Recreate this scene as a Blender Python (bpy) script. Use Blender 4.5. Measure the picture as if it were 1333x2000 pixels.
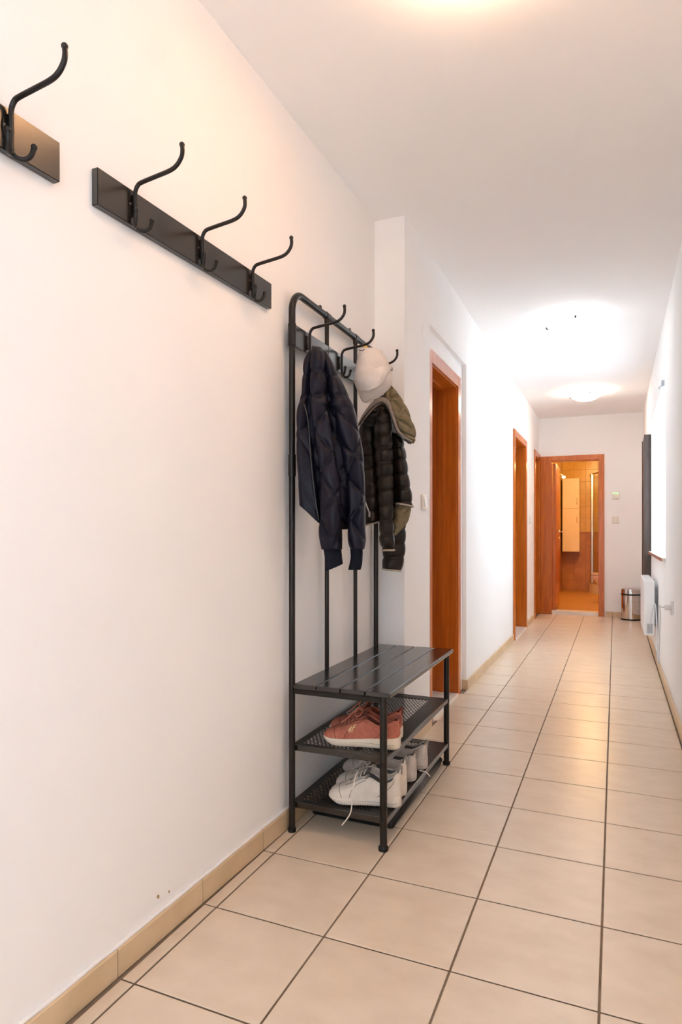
import bpy, bmesh, math, random
import numpy as np
from mathutils import Vector, Matrix
random.seed(4)
for o in list(bpy.data.objects): bpy.data.objects.remove(o)
S = bpy.context.scene
COL = S.collection
PI = math.pi

# ------------------------------------------------------------------ camera
FPX, CX, CY, CAMH = 1248.0, 666.5, 1043.0, 1.05
PSI = math.atan((1202.5 - CX) / FPX)
cam = bpy.data.cameras.new('camera'); camo = bpy.data.objects.new('camera', cam); COL.objects.link(camo)
camo.location = (0, 0, CAMH); camo.rotation_euler = (PI / 2, 0, PSI)
cam.sensor_fit = 'VERTICAL'; cam.sensor_height = 36.0; cam.lens = FPX / 2000 * 36.0
cam.shift_y = (CY - 1000.0) / 2000.0; cam.clip_start = 0.02
S.camera = camo
# ------------------------------------------------------------------ world, light, exposure
S.view_settings.view_transform = 'Standard'; S.view_settings.look = 'None'
S.view_settings.gamma = 1.0; S.view_settings.use_curve_mapping = False
S.view_settings.exposure = 0.22
w = bpy.data.worlds.new('sky'); S.world = w; w.use_nodes = True
w.node_tree.nodes['Background'].inputs[0].default_value = (0.88, 0.98, 1.12, 1)
w.node_tree.nodes['Background'].inputs[1].default_value = 4.9
S.cycles.diffuse_bounces = 12; S.cycles.max_bounces = 16      # white corridor: let the light bounce on
WIN = (4.90, 6.80, 0.865, 2.13)            # window opening: y0, y1, z0, z1
WIN_ADDED = (-0.95, -0.05, 0.865, 2.13)          # unseen window added beside the photographer to brighten the near corridor
def portal(name, loc, rot, sx, sy):
    # daylight from the sky enters here; a portal only guides the sampling of the sky
    l = bpy.data.lights.new(name, 'AREA'); l.shape = 'RECTANGLE'; l.size = sx; l.size_y = sy; l.cycles.is_portal = True
    o = bpy.data.objects.new(name, l); COL.objects.link(o); o.location = loc; o.rotation_euler = rot
for wy0, wy1, wz0, wz1 in (WIN, WIN_ADDED): portal('window_portal', (.318 + .275, (wy0 + wy1) / 2, (wz0 + wz1) / 2), (0, PI / 2, 0), wz1 - wz0, wy1 - wy0)
portal('added_entrance_portal', (-.40, -1.63, 1.125), (PI / 2, 0, PI), 1.24, 2.25)  # sky light through the added entrance, out of view
LAMP_E = {'far': 25.0, 'mid': 7.0, 'near': 15.0}
BULB_W = {'far': 2.0, 'mid': 1.0, 'near': 11.0}        # bulbs above the glass dish, shining on the ceiling
LAMP_C = {'far': (1.0, .86, .74), 'mid': (.92, .97, 1.0), 'near': (1.0, .50, .20)}
BULB_C = {'far': (1.0, .86, .76), 'mid': (.92, .97, 1.0), 'near': (1.0, .70, .50)}

# ------------------------------------------------------------------ helpers
Fv = np.array([-math.sin(PSI), math.cos(PSI), 0.]); Rv = np.array([math.cos(PSI), math.sin(PSI), 0.])
CAM = np.array([0, 0, CAMH])
def at(u, v, d, dd=0.0):
    """a point at distance d (+dd) in front of the lens that shows at pixel u, v of the 1333 x 2000 photograph (scaled at d)"""
    p = CAM + Fv * (d + dd) + Rv * ((u - CX) / FPX * d)
    p[2] = CAMH - (v - CY) / FPX * d
    return p
def mk(name, V, Fc, mat, parent=None, smooth=False, origin=None):
    V = [tuple(map(float, p)) for p in V]
    if origin is None:
        if parent is not None: origin = (0, 0, 0)
        else:
            xs = list(zip(*V)); origin = ((min(xs[0]) + max(xs[0])) / 2, (min(xs[1]) + max(xs[1])) / 2, min(xs[2]))
    if parent is not None:
        pl = world_loc(parent); sub = pl; loc = (0, 0, 0)
    else: sub = origin; loc = origin
    me = bpy.data.meshes.new(name)
    me.from_pydata([(p[0] - sub[0], p[1] - sub[1], p[2] - sub[2]) for p in V], [], Fc)
    me.validate(); me.update()
    if smooth is True:
        me.polygons.foreach_set('use_smooth', [True] * len(me.polygons))
    elif smooth:
        me.polygons.foreach_set('use_smooth', [True] * len(me.polygons))
        me.set_sharp_from_angle(angle=math.radians(smooth))
    if mat: me.materials.append(mat)
    o = bpy.data.objects.new(name, me); COL.objects.link(o); o.location = loc
    if parent is not None: o.parent = parent
    return o
def world_loc(o):
    x, y, z = o.location; p = o.parent
    while p is not None: x += p.location[0]; y += p.location[1]; z += p.location[2]; p = p.parent
    return (x, y, z)
def thing(name, loc, label, cat, group=None):
    o = bpy.data.objects.new(name, None); COL.objects.link(o); o.location = loc; o.empty_display_size = .05
    return tag(o, label, cat, group)
def tag(o, label=None, cat=None, group=None, kind=None):
    if label: o['label'] = label
    if cat: o['category'] = cat
    if group: o['group'] = group
    if kind: o['kind'] = kind
    return o
def copy_tree(o, parent=None):
    c = o.copy(); COL.objects.link(c); c.parent = parent
    for ch in list(o.children): copy_tree(ch, c)
    return c
class MB:
    """collects vertices and faces of one mesh"""
    def __init__(s): s.V = []; s.F = []
    def add(s, V, F):
        b = len(s.V); s.V += [tuple(map(float, p)) for p in V]; s.F += [tuple(i + b for i in f) for f in F]; return s
    def box(s, x0, x1, y0, y1, z0, z1, bev=0.0):
        if bev <= 0:
            V = [(x, y, z) for z in (z0, z1) for y in (y0, y1) for x in (x0, x1)]
            return s.add(V, [(0, 2, 3, 1), (4, 5, 7, 6), (0, 1, 5, 4), (2, 6, 7, 3), (0, 4, 6, 2), (1, 3, 7, 5)])
        bm = bmesh.new(); r = bmesh.ops.create_cube(bm, size=1)
        for v in bm.verts:
            v.co = Vector(((x0 + x1) / 2 + v.co.x * (x1 - x0), (y0 + y1) / 2 + v.co.y * (y1 - y0), (z0 + z1) / 2 + v.co.z * (z1 - z0)))
        bmesh.ops.bevel(bm, geom=list(bm.edges), offset=bev, segments=2, profile=.5, affect='EDGES')
        bm.verts.index_update(); s.add([v.co[:] for v in bm.verts], [[v.index for v in f.verts] for f in bm.faces]); bm.free(); return s
    def tube(s, pts, r, n=12, cap=True, smoothn=0):
        P = [np.array(p, float) for p in pts]
        if smoothn: P = catmull(P, smoothn)
        k = len(P); rr = r if hasattr(r, '__len__') else [r] * k
        if len(rr) != k: rr = list(np.interp(np.linspace(0, 1, k), np.linspace(0, 1, len(rr)), rr))
        T = []
        for i in range(k):
            t = P[min(i + 1, k - 1)] - P[max(i - 1, 0)]; T.append(t / (np.linalg.norm(t) + 1e-12))
        a = np.array([0, 0, 1.]) if abs(T[0][2]) < .9 else np.array([1., 0, 0])
        N = np.cross(T[0], a); N /= np.linalg.norm(N)
        V = []; F = []
        for i in range(k):
            N = N - T[i] * (N @ T[i]); N /= np.linalg.norm(N); B = np.cross(T[i], N)
            for j in range(n):
                q = 2 * PI * j / n; V.append(P[i] + (N * math.cos(q) + B * math.sin(q)) * rr[i])
        for i in range(k - 1):
            for j in range(n):
                a, b = i * n + j, i * n + (j + 1) % n; F.append((a, b, b + n, a + n))
        if cap: F.append(tuple(range(n - 1, -1, -1))); F.append(tuple(range((k - 1) * n, k * n)))
        return s.add(V, F)
    def lathe(s, prof, c=(0, 0, 0), n=32, axis='z'):
        V = []; F = []; k = len(prof)
        for r, z in prof:
            for j in range(n):
                q = 2 * PI * j / n
                if axis == 'z': V.append((c[0] + r * math.cos(q), c[1] + r * math.sin(q), c[2] + z))
                elif axis == 'x': V.append((c[0] + z, c[1] + r * math.cos(q), c[2] + r * math.sin(q)))
                else: V.append((c[0] + r * math.sin(q), c[1] + z, c[2] + r * math.cos(q)))
        for i in range(k - 1):
            for j in range(n):
                a, b = i * n + j, i * n + (j + 1) % n; F.append((a, b, b + n, a + n))
        return s.add(V, F)
    def ball(s, c, r, n=10):
        return s.lathe([(max(1e-4, r * math.sin(PI * i / 8)), -r * math.cos(PI * i / 8)) for i in range(9)], c, n)
    def poly(s, pts, off):
        """outline pts extruded by the vector off"""
        n = len(pts); P = [np.array(p, float) for p in pts]; o = np.array(off, float)
        return s.add(P + [p + o for p in P], [tuple(range(n - 1, -1, -1)), tuple(range(n, 2 * n))] + [(i, (i + 1) % n, (i + 1) % n + n, i + n) for i in range(n)])
    def build(s, name, mat, parent=None, smooth=False, origin=None): return mk(name, s.V, s.F, mat, parent, smooth, origin)
def catmull(P, m):
    P = [np.array(p, float) for p in P]; Q = [2 * P[0] - P[1]] + P + [2 * P[-1] - P[-2]]; out = []
    for i in range(1, len(Q) - 2):
        a, b, c, d = Q[i - 1:i + 3]
        for j in range(m):
            t = j / m; out.append(.5 * ((2 * b) + (c - a) * t + (2 * a - 5 * b + 4 * c - d) * t * t + (3 * b - a - 3 * c + d) * t ** 3))
    out.append(P[-1]); return out
def sm(a, b, x):
    t = min(1, max(0, (x - a) / (b - a))); return t * t * (3 - 2 * t)

# ------------------------------------------------------------------ materials
def base_mat(name, col, rough=.5, metal=0.0, **kw):
    m = bpy.data.materials.new(name); m.use_nodes = True
    b = m.node_tree.nodes['Principled BSDF']
    b.inputs['Base Color'].default_value = (*col, 1); b.inputs['Roughness'].default_value = rough; b.inputs['Metallic'].default_value = metal
    for k, v in kw.items(): b.inputs[k].default_value = v
    return m, m.node_tree, b
def nd(t, typ, **kw):
    n = t.nodes.new(typ)
    for k, v in kw.items():
        if k.startswith('i_'): n.inputs[k[2:].replace('_', ' ')].default_value = v
        else: setattr(n, k, v)
    return n
def noisy(name, c1, c2, rough=.5, scale=8, stretch=(1, 1, 1), bump=0.0, bscale=60, metal=0.0, detail=4, lo=.35, hi=.65, per_object=False, rough2=None, **kw):
    m, t, b = base_mat(name, c1, rough, metal, **kw)
    tc = nd(t, 'ShaderNodeTexCoord'); mp = nd(t, 'ShaderNodeMapping'); mp.inputs['Scale'].default_value = stretch
    t.links.new(tc.outputs['Object'], mp.inputs['Vector'])
    if per_object:
        oi = nd(t, 'ShaderNodeObjectInfo'); ml = nd(t, 'ShaderNodeMath', operation='MULTIPLY'); ml.inputs[1].default_value = 37.0
        t.links.new(oi.outputs['Random'], ml.inputs[0]); cb = nd(t, 'ShaderNodeCombineXYZ')
        for q in 'XYZ': t.links.new(ml.outputs[0], cb.inputs[q])
        t.links.new(cb.outputs[0], mp.inputs['Location'])
    n = nd(t, 'ShaderNodeTexNoise'); n.inputs['Scale'].default_value = scale; n.inputs['Detail'].default_value = detail
    t.links.new(mp.outputs[0], n.inputs['Vector'])
    r = nd(t, 'ShaderNodeValToRGB'); r.color_ramp.elements[0].color = (*c1, 1); r.color_ramp.elements[1].color = (*c2, 1)
    r.color_ramp.elements[0].position = lo; r.color_ramp.elements[1].position = hi
    t.links.new(n.outputs['Fac'], r.inputs[0]); t.links.new(r.outputs[0], b.inputs['Base Color'])
    if bump:
        n2 = nd(t, 'ShaderNodeTexNoise'); n2.inputs['Scale'].default_value = bscale; n2.inputs['Detail'].default_value = 3
        t.links.new(mp.outputs[0], n2.inputs['Vector'])
        bp = nd(t, 'ShaderNodeBump'); bp.inputs['Strength'].default_value = bump; bp.inputs['Distance'].default_value = .01
        t.links.new(n2.outputs['Fac'], bp.inputs['Height']); t.links.new(bp.outputs[0], b.inputs['Normal'])
    return m
M = {}
SP = 'Specular IOR Level'
M['wall'] = noisy('white_plaster', (.902, .90, .897), (.917, .915, .912), .85, 3, bump=.05, bscale=25)
M['ceil'] = noisy('ceiling_paint', (.92, .918, .915), (.93, .928, .925), .9, 2)
M['grout'] = noisy('grout', (.20, .145, .095), (.26, .19, .13), .9, 30)
M['tile'] = noisy('beige_floor_tile', (.68, .56, .43), (.75, .635, .50), .29, 9, (1, 1.6, 1), bump=.05, bscale=30, detail=8, lo=.3, hi=.7, per_object=True)
M['base'] = noisy('beige_skirting_tile', (.62, .46, .28), (.70, .53, .34), .3, 7, detail=8, per_object=True)
M['bead'] = noisy('white_filler', (.84, .82, .80), (.88, .86, .84), .8, 30)
M['wood'] = noisy('cherry_veneer', (.47, .108, .007), (.59, .150, .011), .24, 5, (9, 9, .7), bump=.02, bscale=30, detail=6)
M['marble'] = noisy('pale_marble', (.75, .70, .62), (.84, .80, .74), .3, 9, detail=6)
M['black'] = noisy('black_painted_steel', (.009, .0064, .005), (.013, .0094, .0072), .3, 40, bump=.02, bscale=300, **{SP: 0.35})
M['seat'] = noisy('black_coated_slat', (.007, .0056, .005), (.010, .0082, .0072), .17, 20, (4, .5, 4), bump=.02, bscale=90, **{SP: .95})
M['board'] = noisy('black_lacquered_board', (.016, .012, .0095), (.021, .016, .0125), .24, 20, bump=.0, bscale=200, **{SP: 1.0})
M['shelf'] = noisy('black_shelf_steel', (.012, .010, .009), (.018, .015, .013), .38, 60, **{SP: 0.3})
M['rubber'] = noisy('black_plastic', (.008, .008, .008), (.012, .011, .011), .5, 40, **{SP: 0.25})
M['tray'] = noisy('glossy_black_plastic', (.006, .006, .007), (.009, .009, .010), .28, 30, **{SP: 0.4})
M['screw'] = noisy('dark_screw', (.10, .09, .08), (.14, .12, .1), .3, 50, metal=1.0)
M['steel'] = noisy('polished_steel', (.62, .60, .58), (.70, .68, .66), .12, 3, (1, 1, 20), metal=1.0)
M['chrome'] = noisy('chrome', (.75, .74, .72), (.8, .79, .77), .1, 3, metal=1.0)
M['satin'] = noisy('satin_aluminium', (.55, .54, .50), (.6, .59, .55), .32, 3, metal=1.0)
M['white'] = noisy('white_plastic', (.80, .80, .80), (.83, .83, .83), .35, 10)
M['cream'] = noisy('cream_plastic', (.78, .74, .66), (.81, .77, .69), .35, 10)
M['heater'] = noisy('white_enamel', (.82, .84, .86), (.85, .87, .89), .35, 8)
M['greygrille'] = noisy('grey_plastic', (.40, .42, .45), (.45, .47, .5), .5, 20)
M['cord'] = noisy('grey_white_cable', (.62, .64, .66), (.68, .7, .72), .5, 20)
M['darkpanel'] = noisy('dark_wenge_board', (.085, .066, .057), (.11, .086, .074), .5, 10, (6, 6, .6), **{SP: 0.2})
M['sill'] = noisy('brown_sill_edge', (.30, .13, .09), (.38, .17, .12), .4, 10)
M['navy'] = noisy('navy_nylon', (.0048, .0047, .0115), (.008, .0077, .017), .42, 30, bump=.10, bscale=70, detail=5, **{SP: 0.2})
M['navyrib'] = noisy('navy_rib_knit', (.006, .0075, .013), (.010, .012, .019), .8, 60, (1, 1, .05), bump=.4, bscale=220, **{SP: 0.1})
M['brown'] = noisy('blackish_brown_nylon', (.0085, .006, .0048), (.015, .0105, .0085), .34, 25, bump=.14, bscale=60, detail=5, **{SP: 0.3})
M['zip'] = noisy('dark_zip', (.012, .012, .014), (.03, .03, .033), .4, 200)
M['zipm'] = noisy('silver_zip_pull', (.55, .52, .48), (.65, .62, .58), .3, 50, metal=1.0)
M['olive'] = noisy('olive_quilted_lining', (.17, .135, .078), (.225, .18, .11), .75, 40, bump=.25, bscale=70, **{SP: 0.1})
M['trim'] = noisy('beige_binding', (.36, .31, .25), (.44, .38, .31), .7, 60)
M['collar'] = noisy('grey_beige_facing', (.22, .185, .16), (.28, .24, .205), .7, 60, bump=.15)
M['cap'] = noisy('cream_cotton', (.62, .57, .53), (.67, .62, .58), .85, 30, bump=.15, bscale=200, **{SP: 0.1})
M['gold'] = noisy('brass_buckle', (.80, .55, .12), (.85, .6, .16), .25, 20, metal=1.0)
M['pink'] = noisy('salmon_mesh_fabric', (.42, .135, .088), (.50, .17, .115), .75, 60, bump=.25, bscale=500, **{SP: 0.2})
M['pinkl'] = noisy('salmon_overlay', (.47, .16, .10), (.53, .19, .13), .6, 60, bump=.05)
M['pinkd'] = noisy('dusky_pink_lining', (.15, .045, .03), (.2, .06, .045), .8, 60)
M['solec'] = noisy('cream_foam', (.70, .62, .49), (.76, .68, .55), .6, 30)
M['whitel'] = noisy('white_leather', (.68, .62, .54), (.74, .68, .60), .55, 40, bump=.06, bscale=150)
M['whites'] = noisy('white_rubber', (.70, .64, .56), (.76, .7, .62), .6, 40)
M['greyl'] = noisy('pale_grey_leather', (.52, .465, .43), (.58, .52, .48), .55, 40, bump=.06, bscale=150)
M['greyli'] = noisy('grey_lining', (.13, .115, .11), (.18, .16, .15), .8, 40)
M['laceg'] = noisy('ivory_lace', (.66, .60, .53), (.72, .66, .58), .8, 80)
M['stitch'] = noisy('stitch_line', (.27, .24, .21), (.31, .28, .24), .8, 80)
M['goldprint'] = noisy('gold_print', (.75, .50, .22), (.8, .55, .26), .4, 50)
M['bathw1'] = noisy('ochre_wall_tile', (.64, .41, .06), (.72, .48, .085), .25, 6, detail=6, per_object=True)
M['bathw2'] = noisy('terracotta_wall_tile', (.40, .17, .035), (.50, .225, .055), .3, 6, detail=6, per_object=True)
M['bathf'] = noisy('bathroom_floor', (.48, .26, .055), (.55, .31, .075), .3, 6, detail=6)
M['bathg'] = noisy('bath_grout', (.42, .24, .07), (.46, .27, .09), .8, 30)
M['cabinet'] = noisy('white_lacquer', (.80, .72, .56), (.83, .75, .60), .3, 6)
M['ceramic'] = noisy('white_ceramic', (.82, .78, .70), (.85, .81, .74), .12, 5)
M['mark'] = noisy('scuffed_plaster', (.36, .25, .12), (.5, .36, .2), .9, 60)
def glass_mat(name, tint, gl):
    m = bpy.data.materials.new(name); m.use_nodes = True; t = m.node_tree; t.nodes.clear()
    o = nd(t, 'ShaderNodeOutputMaterial'); mx = nd(t, 'ShaderNodeMixShader'); tr = nd(t, 'ShaderNodeBsdfTransparent'); g = nd(t, 'ShaderNodeBsdfGlossy')
    tr.inputs[0].default_value = (*tint, 1); g.inputs['Roughness'].default_value = .03; mx.inputs[0].default_value = gl
    t.links.new(tr.outputs[0], mx.inputs[1]); t.links.new(g.outputs[0], mx.inputs[2]); t.links.new(mx.outputs[0], o.inputs[0]); return m
M['glass'] = glass_mat('clear_glass', (.96, .98, .98), .06)
M['shower'] = glass_mat('shower_glass', (.86, .86, .74), .10)
M['mirror'] = noisy('mirror', (.85, .85, .83), (.87, .87, .85), .03, 2, metal=1.0)
def emis(name, col, st):
    m = bpy.data.materials.new(name); m.use_nodes = True; b = m.node_tree.nodes['Principled BSDF']
    b.inputs['Base Color'].default_value = (.85, .83, .8, 1); b.inputs['Emission Color'].default_value = (*col, 1); b.inputs['Emission Strength'].default_value = st; return m
for k in LAMP_E: M['lamp_' + k] = emis('lit_glass_' + k, LAMP_C[k], LAMP_E[k])
M['bathlamp'] = emis('lit_bath_lamp', (1, .62, .26), 25)
M['screen'] = emis('green_display', (.10, .75, .12), .8)

# ------------------------------------------------------------------ room shell
H = 2.57; XR = .318; XL2 = -.925; YF = 8.80; YB = -1.5; YS = 2.92
def wx(y): return -1.097 + .012 * (y - 1.02)
def struct(o): o['kind'] = 'structure'; return o
struct(MB().box(-1.9, .7, YB - .15, YF + .12, -.12, -.0035).build('floor', M['grout']))
floor = bpy.data.objects['floor']
struct(MB().box(-1.9, .75, YB - .15, YF + .12, H, H + .1).build('ceiling', M['ceil']))
# left wall beside the coat rack (very slightly skewed), then the part that steps into the corridor
m = MB(); a, b = (wx(YB), YB), (wx(YS), YS)
m.add([(a[0], a[1], 0), (b[0], b[1], 0), (b[0] - .15, b[1], 0), (a[0] - .15, a[1], 0), (a[0], a[1], H), (b[0], b[1], H), (b[0] - .15, b[1], H), (a[0] - .15, a[1], H)],
      [(0, 1, 5, 4), (1, 2, 6, 5), (2, 3, 7, 6), (3, 0, 4, 7), (4, 5, 6, 7), (3, 2, 1, 0)])
struct(m.build('wall_left', M['wall']))
N0, N1, NT, ND = 3.375, 4.30, 2.19, .028          # niche round door 1
D1 = (3.46, 4.13, 2.02); D2 = (6.50, 7.36, 2.03); D3 = (8.27, 8.765, 2.04)    # clear openings
TW = .25
m = MB(); x0 = XL2 - TW
m.box(x0, XL2, YS, N0, 0, H); m.box(x0, XL2, N0, N1, NT, H)
m.box(x0, XL2 - ND, N0, D1[0], 0, NT); m.box(x0, XL2 - ND, D1[1], N1, 0, NT); m.box(x0, XL2 - ND, D1[0], D1[1], D1[2], NT)
m.box(x0, XL2, N1, D2[0], 0, H); m.box(x0, XL2, D2[0], D2[1], D2[2], H); m.box(x0, XL2, D2[1], D3[0], 0, H)
m.box(x0, XL2, D3[0], D3[1], D3[2], H); m.box(x0, XL2, D3[1], YF + .12, 0, H)
struct(m.build('wall_left_far', M['wall']))
# rooms behind the three left doors: closed shells so that the openings look into rooms
def room_shell(name, y0, y1):
    m = MB(); xa = x0 - 1.5
    m.box(xa - .05, xa, y0, y1, 0, H); m.box(xa, x0 - .001, y0 - .05, y0, 0, H); m.box(xa, x0 - .001, y1, y1 + .05, 0, H)
    m.box(xa, x0 - .001, y0, y1, H - .05, H - .001); m.box(xa, x0 - .001, y0, y1, -.05, -.004)
    struct(m.build(name, M['wall']))
room_shell('wall_side_room', 3.2, 5.2); room_shell('wall_middle_room', 5.35, 7.6); room_shell('wall_end_room', 7.7, 9.3)
B = (-.79, -.175, 2.02)                            # bathroom door clear opening
m = MB(); m.box(XL2, B[0], YF, YF + .12, 0, H); m.box(B[1], .62, YF, YF + .12, 0, H); m.box(B[0], B[1], YF, YF + .12, B[2], H)
struct(m.build('wall_far', M['wall']))
m = MB(); m.box(XR, XR + .27, YB, WIN_ADDED[0], 0, H); m.box(XR, XR + .27, WIN_ADDED[1], WIN[0], 0, H); m.box(XR, XR + .27, WIN_ADDED[0], WIN_ADDED[1], 0, WIN_ADDED[2]); m.box(XR, XR + .27, WIN_ADDED[0], WIN_ADDED[1], WIN_ADDED[3], H); m.box(XR, XR + .27, WIN[1], YF, 0, H); m.box(XR, XR + .27, WIN[0], WIN[1], 0, WIN[2]); m.box(XR, XR + .27, WIN[0], WIN[1], WIN[3], H)
struct(m.build('wall_right', M['wall']))
m = MB(); E0, E1, EZ = -1.02, .22, 2.25                # unseen glazed entrance, added behind the photographer to let daylight in
m.box(-1.3, E0, YB - .12, YB, 0, H); m.box(E1, .62, YB - .12, YB, 0, H); m.box(E0, E1, YB - .12, YB, EZ, H)
struct(m.build('wall_back', M['wall']))
ed = struct(thing('door_5', ((E0 + E1) / 2, YB - .06, 0), None, None)); xm = (E0 + E1) / 2  # added door, glazed so that extra daylight reaches the corridor
q = MB(); q.box(E0, E0 + .05, YB - .1, YB - .02, 0, EZ); q.box(E1 - .05, E1, YB - .1, YB - .02, 0, EZ); q.box(E0 + .05, E1 - .05, YB - .1, YB - .02, EZ - .05, EZ); q.build('door_frame', M['wood'], ed)
for xa, xb in ((E0 + .05, xm), (xm, E1 - .05)):
    q = MB(); q.box(xa + .002, xa + .07, YB - .09, YB - .04, .01, EZ - .052); q.box(xb - .07, xb - .002, YB - .09, YB - .04, .01, EZ - .052); q.box(xa + .07, xb - .07, YB - .09, YB - .04, .01, .12); q.box(xa + .07, xb - .07, YB - .09, YB - .04, EZ - .15, EZ - .052)
    lf = q.build('door_leaf', M['wood'], ed)
    MB().box(xa + .06, xb - .06, YB - .068, YB - .062, .11, EZ - .14).build('pane', M['glass'], lf)

# floor tiles, one object each
PITCH = .3333; XT = [-1.0325 + i * PITCH for i in range(5)]; YT0 = 1.8475
tile_cache = {}
def tile(parent, name, x0, x1, y0, y1, z, th, mat, g=.0026, bev=.0018):
    sx, sy = round(x1 - x0 - 2 * g, 4), round(y1 - y0 - 2 * g, 4)
    if sx < .006 or sy < .006: return
    key = (name, sx, sy, th)
    if key not in tile_cache:
        mb = MB().box(-sx / 2, sx / 2, -sy / 2, sy / 2, -th, 0, bev); me = bpy.data.meshes.new(name)
        me.from_pydata(mb.V, [], mb.F); me.materials.append(mat); tile_cache[key] = me
    o = bpy.data.objects.new(name, tile_cache[key]); COL.objects.link(o); o.parent = parent
    pl = parent.location; o.location = ((x0 + x1) / 2 - pl[0], (y0 + y1) / 2 - pl[1], z - pl[2]); return o
kmin = int(math.floor((YB - YT0) / PITCH)) + 1; kmax = int(math.floor((YF - YT0) / PITCH))
cols = [(-1.0735, XT[0])] + [(XT[i], XT[i + 1]) for i in range(4)]
for k in range(kmin, kmax + 1):
    y0 = YT0 + k * PITCH; y1 = min(y0 + PITCH, YF)
    for i, (xa, xb) in enumerate(cols):
        if y0 > YS - .05 or y1 > YS + .2:
            if i == 0: continue
            if i == 1:
                xa = -.952 if (y0 > N0 - .05 and y1 < N1 + .05) else XL2 + .004
        ya, yb = y0, y1
        tile(floor, 'floor_tile', xa, xb, ya, yb, 0.0, .003, M['tile'])
    # the row that runs up against the wall step
yk = YT0 + 3 * PITCH
# skirting tiles
bl = struct(thing('baseboard_left', (0, 0, 0), None, None)); bf = struct(thing('baseboard_left_far', (0, 0, 0), None, None))
br = struct(thing('baseboard_right', (0, 0, 0), None, None)); bfar = struct(thing('baseboard_far', (0, 0, 0), None, None))
def skirt_left(y0, y1, xf, parent, tilt=True):
    g = .0015; xa = wx(y0) if tilt else xf; xb = wx(y1) if tilt else xf
    t = .013; h = .066; y0 += g; y1 -= g
    V = [(xa, y0, 0), (xa + t, y0, 0), (xb + t, y1, 0), (xb, y1, 0), (xa, y0, h), (xa + t - .003, y0, h), (xb + t - .003, y1, h), (xb, y1, h),
         (xa + t, y0, h - .003), (xb + t, y1, h - .003)]
    mk('skirting_tile', V, [(0, 3, 2, 1), (4, 5, 6, 7), (1, 2, 9, 8), (8, 9, 6, 5), (0, 1, 8, 5, 4), (3, 7, 6, 9, 2), (0, 4, 7, 3)], M['base'], parent)
ks = [YT0 + k * PITCH for k in range(kmin, kmax + 1)]
for y in ks:
    if y + PITCH < YS: skirt_left(y, y + PITCH, 0, bl)
    elif y < YS - .03: skirt_left(y, YS, 0, bl)
for ya, yb in ((YS, N0), (N1 - .002, D2[0] - .075), (D2[1] + .075, D3[0] - .075)):
    e = [ya] + [y for y in ks if ya + .04 < y < yb - .04] + [yb]
    for p, q in zip(e, e[1:]): skirt_left(p, q, XL2, bf, False)
MB().box(XL2 - ND + .001, XL2 + .012, N1 - .012, N1 - .001, 0, .066).build('skirting_return', M['base'], bf)
MB().box(wx(YS) + .014, XL2, YS - .012, YS, 0, .066).build('skirting_return', M['base'], bf)
e = [YB] + [y for y in ks if y > YB + .05] + [YF]
for p, q in zip(e, e[1:]): MB().box(XR - .013, XR - .001, p + .0015, q - .0015, 0, .066, .002).build('skirting_tile', M['base'], br)
e = [B[1] + .06, -.032, XR - .013]
for p, q in zip(e, e[1:]): MB().box(p + .0015, q - .0015, YF - .012, YF - .001, 0, .066, .002).build('skirting_tile', M['base'], bfar)
# white filler bead above the skirting
m = MB(); pts = []
for i in range(90):
    y = YB + (YS - YB) * i / 89; pts.append((wx(y) + .004, y, .0685 + .0012 * math.sin(i * 1.7) + .0008 * math.sin(i * 3.1)))
m.tube(pts, .0055, 6); m.build('filler_bead', M['bead'], bl, True)

# ------------------------------------------------------------------ doors
def left_door(n, D, xf, label_leaf, leaf=True, far_arch=True, th=TW, threshold=False):
    """wooden lining, architrave and an inward opened leaf in the left wall"""
    y0, y1, zt = D
    t = struct(thing('door_%d' % n, (xf, (y0 + y1) / 2, 0), None, None))
    L = .022; A = .072; xb = x0 - .002
    MB().box(xb, xf + .004, y0 - .001, y0 + L, 0, zt, .001).build('jamb', M['wood'], t)
    MB().box(xb, xf + .004, y1 - L, y1 + .001, 0, zt, .001).build('jamb', M['wood'], t)
    MB().box(xb, xf + .004, y0 + L, y1 - L, zt - L, zt, .001).build('head_lining', M['wood'], t)
    MB().box(xf + .0005, xf + .016, y0 + L - .008 - A, y0 + L - .008, 0, zt - L + .008 + A, .002).build('architrave', M['wood'], t)
    ya = min(y1 - L + .008 + A, YF - .002)
    MB().box(xf + .0005, xf + .016, y1 - L + .008, ya, 0, zt - L + .008 + A, .002).build('architrave', M['wood'], t)
    MB().box(xf + .0005, xf + .016, y0 + L - .008, y1 - L + .008, zt - L + .008, zt - L + .008 + A, .002).build('architrave', M['wood'], t)
    s = MB(); xs = xf - .075
    s.box(xs - .04, xs, y1 - L - .012, y1 - L - .0005, 0, zt - L - .001); s.box(xs - .04, xs, y0 + L + .0005, y0 + L + .012, 0, zt - L - .001); s.box(xs - .04, xs, y0 + L + .012, y1 - L - .012, zt - L - .012, zt - L - .0005)
    s.build('door_stop', M['wood'], t)
    if leaf:
        lf = MB().box(xb - .74, xb - .004, y1 - L - .046, y1 - L - .006, .012, zt - L - .006, .002).build('door_leaf', M['wood'], t)
        h = MB(); h.tube([(xb - .69, y1 - L - .046, 1.03), (xb - .69, y1 - L - .09, 1.03), (xb - .58, y1 - L - .095, 1.03)], .009, 8); h.build('handle', M['chrome'], lf, True)
    if threshold: MB().box(xb - .03, xf + .02, y0 + L, y1 - L, -.002, .018, .003).build('threshold', M['marble'], t)
    return t
left_door(1, D1, XL2 - ND, '', threshold=True)
left_door(2, D2, XL2, '', threshold=True)
left_door(3, D3, XL2, '')
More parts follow.
